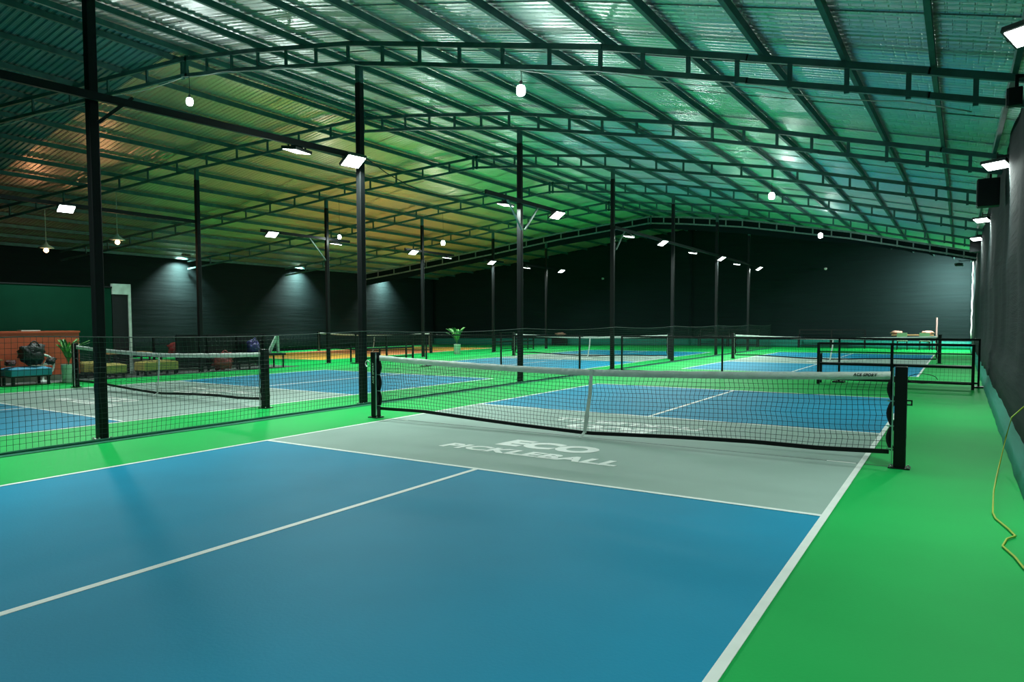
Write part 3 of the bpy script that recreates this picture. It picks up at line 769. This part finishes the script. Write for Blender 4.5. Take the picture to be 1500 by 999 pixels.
ottoman(-14.5, -14.0, 1.55, 2.15, .14, .38, YEL, 'mustard ottoman just right of the nearest column')
ottoman(-15.1, -14.62, 1.42, 1.95, .16, .42, YEL, 'mustard ottoman hidden behind the other, nearest the booth wall')
ottoman(-14.55, -14.05, 2.62, 3.55, .14, .40, YEL, 'long mustard ottoman behind the white centre strap of the left net')
def bag(name, cat, c, r, m, label, seed, strap=True):
    t = thing(name, label, cat, (c[0], c[1], c[2]-r[2]))
    obj('body', MB().blob((c[0], c[1], c[2]-r[2]*.08), (r[0], r[1], r[2]*.9), .26, seed, 20, 14, .75), m, t, True)
    obj('top_flap', MB().blob((c[0]-r[0]*.1, c[1]+r[1]*.35, c[2]+r[2]*.35), (r[0]*.8, r[1]*.85, r[2]*.62), .3, seed+7, 14, 10, .9), m, t, True)
    obj('pocket', MB().blob((c[0]+r[0]*.72, c[1]+r[1]*.1, c[2]-r[2]*.25), (r[0]*.45, r[1]*.6, r[2]*.5), .1, seed+3, 12, 8, .8), m, t, True)
    if strap: obj('strap', MB().tube([(c[0]+r[0]*.5, c[1]-r[1]*.4+r[1]*1.0*k/8, c[2]+r[2]*(.72+.55*math.sin(math.pi*k/8))) for k in range(9)], .016, 6), m, t, True)
    if strap: obj('zip', MB().tube([(c[0]+r[0]*(.55+.45*math.sin(math.pi*k/8)), c[1]-r[1]*.8+r[1]*1.6*k/8, c[2]+r[2]*.35*math.sin(math.pi*k/8)) for k in range(9)], .006, 4), CASE, t)
bag('backpack', 'bag', (-13.92, -.03, .705), (.2, .23, .22), BAG, 'black backpack slumped on the teal blue ottoman', 2)
bag('duffel_bag', 'bag', (-13.9, -.46, .505), (.12, .09, .065), MAROON, 'low dark maroon bag left of the black backpack', 6, False)
bag('rolled_jacket', 'jacket', (-13.82, .32, .525), (.12, .08, .08), BAG, 'black rolled jacket at the right end of the teal ottoman', 9, False)
t = thing('standing_fan', 'round pale fan head standing behind the teal blue ottoman', 'fan', (-14.45, .42, 0))
ring = lambda R, x: [(x, .42+R*math.cos(a*math.pi/12), .40+R*math.sin(a*math.pi/12)) for a in range(25)]
obj('guard', MB().tube(ring(.24, -14.45), .03, 8, False), POT, t, True)
mb = MB()
for k in range(12): mb.tube([(-14.44, .42, .40), (-14.44, .42+.24*math.cos(k*math.pi/6), .40+.24*math.sin(k*math.pi/6))], .006, 4)
obj('grille', mb, POT, t)
mb = MB()
for k in range(4):
    a = k*math.pi/2+.4; mb.quadbox([(-14.47+dx, .42+rr*math.cos(a+da), .40+rr*math.sin(a+da)) for dx in (0, .01) for rr, da in ((.04, -.2), (.2, -.35), (.2, .35), (.04, .4))])
obj('blade', mb, CABLE, t)
obj('stand', MB().lathe([(.16, .003), (.15, .03), (.03, .06), (.03, .17)], (-14.47, .42, 0), 16), POT, t, True)
def ltable(x0, x1, y0, y1, z, label):
    t = thing('lounge_table', label, 'table', ((x0+x1)/2, (y0+y1)/2, 0), 'wooden lounge tables')
    obj('tabletop', MB().box(x0, x1, y0, y1, z-.035, z), WOOD, t)
    for x in (x0+.05, x1-.05):
        for y in (y0+.05, y1-.05): obj('leg', MB().beam((x, y, .007), (x, y, z-.03), .04), BLACKM, t)
ltable(-15.1, -14.6, 2.0, 3.15, .62, 'wooden table between the mustard ottomans')
ltable(-14.5, -13.9, -1.5, -.6, .60, 'wooden table at the left edge beside the teal ottoman')
t = thing('display_box', 'pale box with wooden edge on the table at the left edge', 'box', (-14.1, -.9, .6))
obj('body', MB().box(-14.3, -13.95, -1.2, -.82, .602, .80), POT, t); obj('wooden_edge', MB().box(-14.3, -13.95, -.82, -.79, .602, .80), WOOD, t)
# dark barrier with bags behind it
t = thing('lounge_barrier', 'low black barrier between the lounge and the near left court', 'fence', (-14.3, 3.9, 0))
for y in (3.75, 4.7, 5.65, 6.6): obj('fence_post', MB().beam((-14.45, y, .007), (-14.45, y, 1.04), .045), BLACK, t)
for z in (.1, 1.04): obj('rail', MB().beam((-14.45, 3.75, z), (-14.45, 6.6, z), .04), BLACK, t)
obj('cloth_panel', MB().box(-14.48, -14.465, 3.78, 6.57, .13, .98), BLACKM, t)
bench(-15.3, 3.6, 'y', 3.4, 'black bench behind the low lounge barrier, with bags', 1, 1.0, False)
bag('duffel_bag', 'bag', (-15.05, 4.3, .70), (.2, .38, .20), REDB, 'dark red bag on the bench behind the lounge barrier', 12)
bag('duffel_bag', 'bag', (-14.15, 4.95, .29), (.16, .28, .24), REDB, 'dark red bag standing on the floor before the lounge barrier', 15)
bag('backpack', 'bag', (-14.15, 5.98, .69), (.15, .16, .19), PURP, 'purple blue bag above the right post of the near left net', 18)
t = thing('platform_cart', 'low dark trolley by the right post of the near left net', 'cart', (-14.1, 6.2, 0))
obj('deck', MB().box(-14.4, -13.85, 5.6, 6.95, .40, .45), BLACKM, t)
for x in (-14.35, -13.9):
    for y in (5.66, 6.88): obj('leg', MB().beam((x, y, .005), (x, y, .4), .035), BLACKM, t)
o = obj('folding_board', MB().beam((-14.1, 6.52, .475), (-14.08, 6.80, .98), .05, .10, up=(0,1,0)).beam((-14.1, 6.86, .475), (-14.08, 6.82, .98), .05, .08, up=(0,1,0)), PALE); tag(o, 'pale A-shaped folding board standing on the dark trolley', 'board')
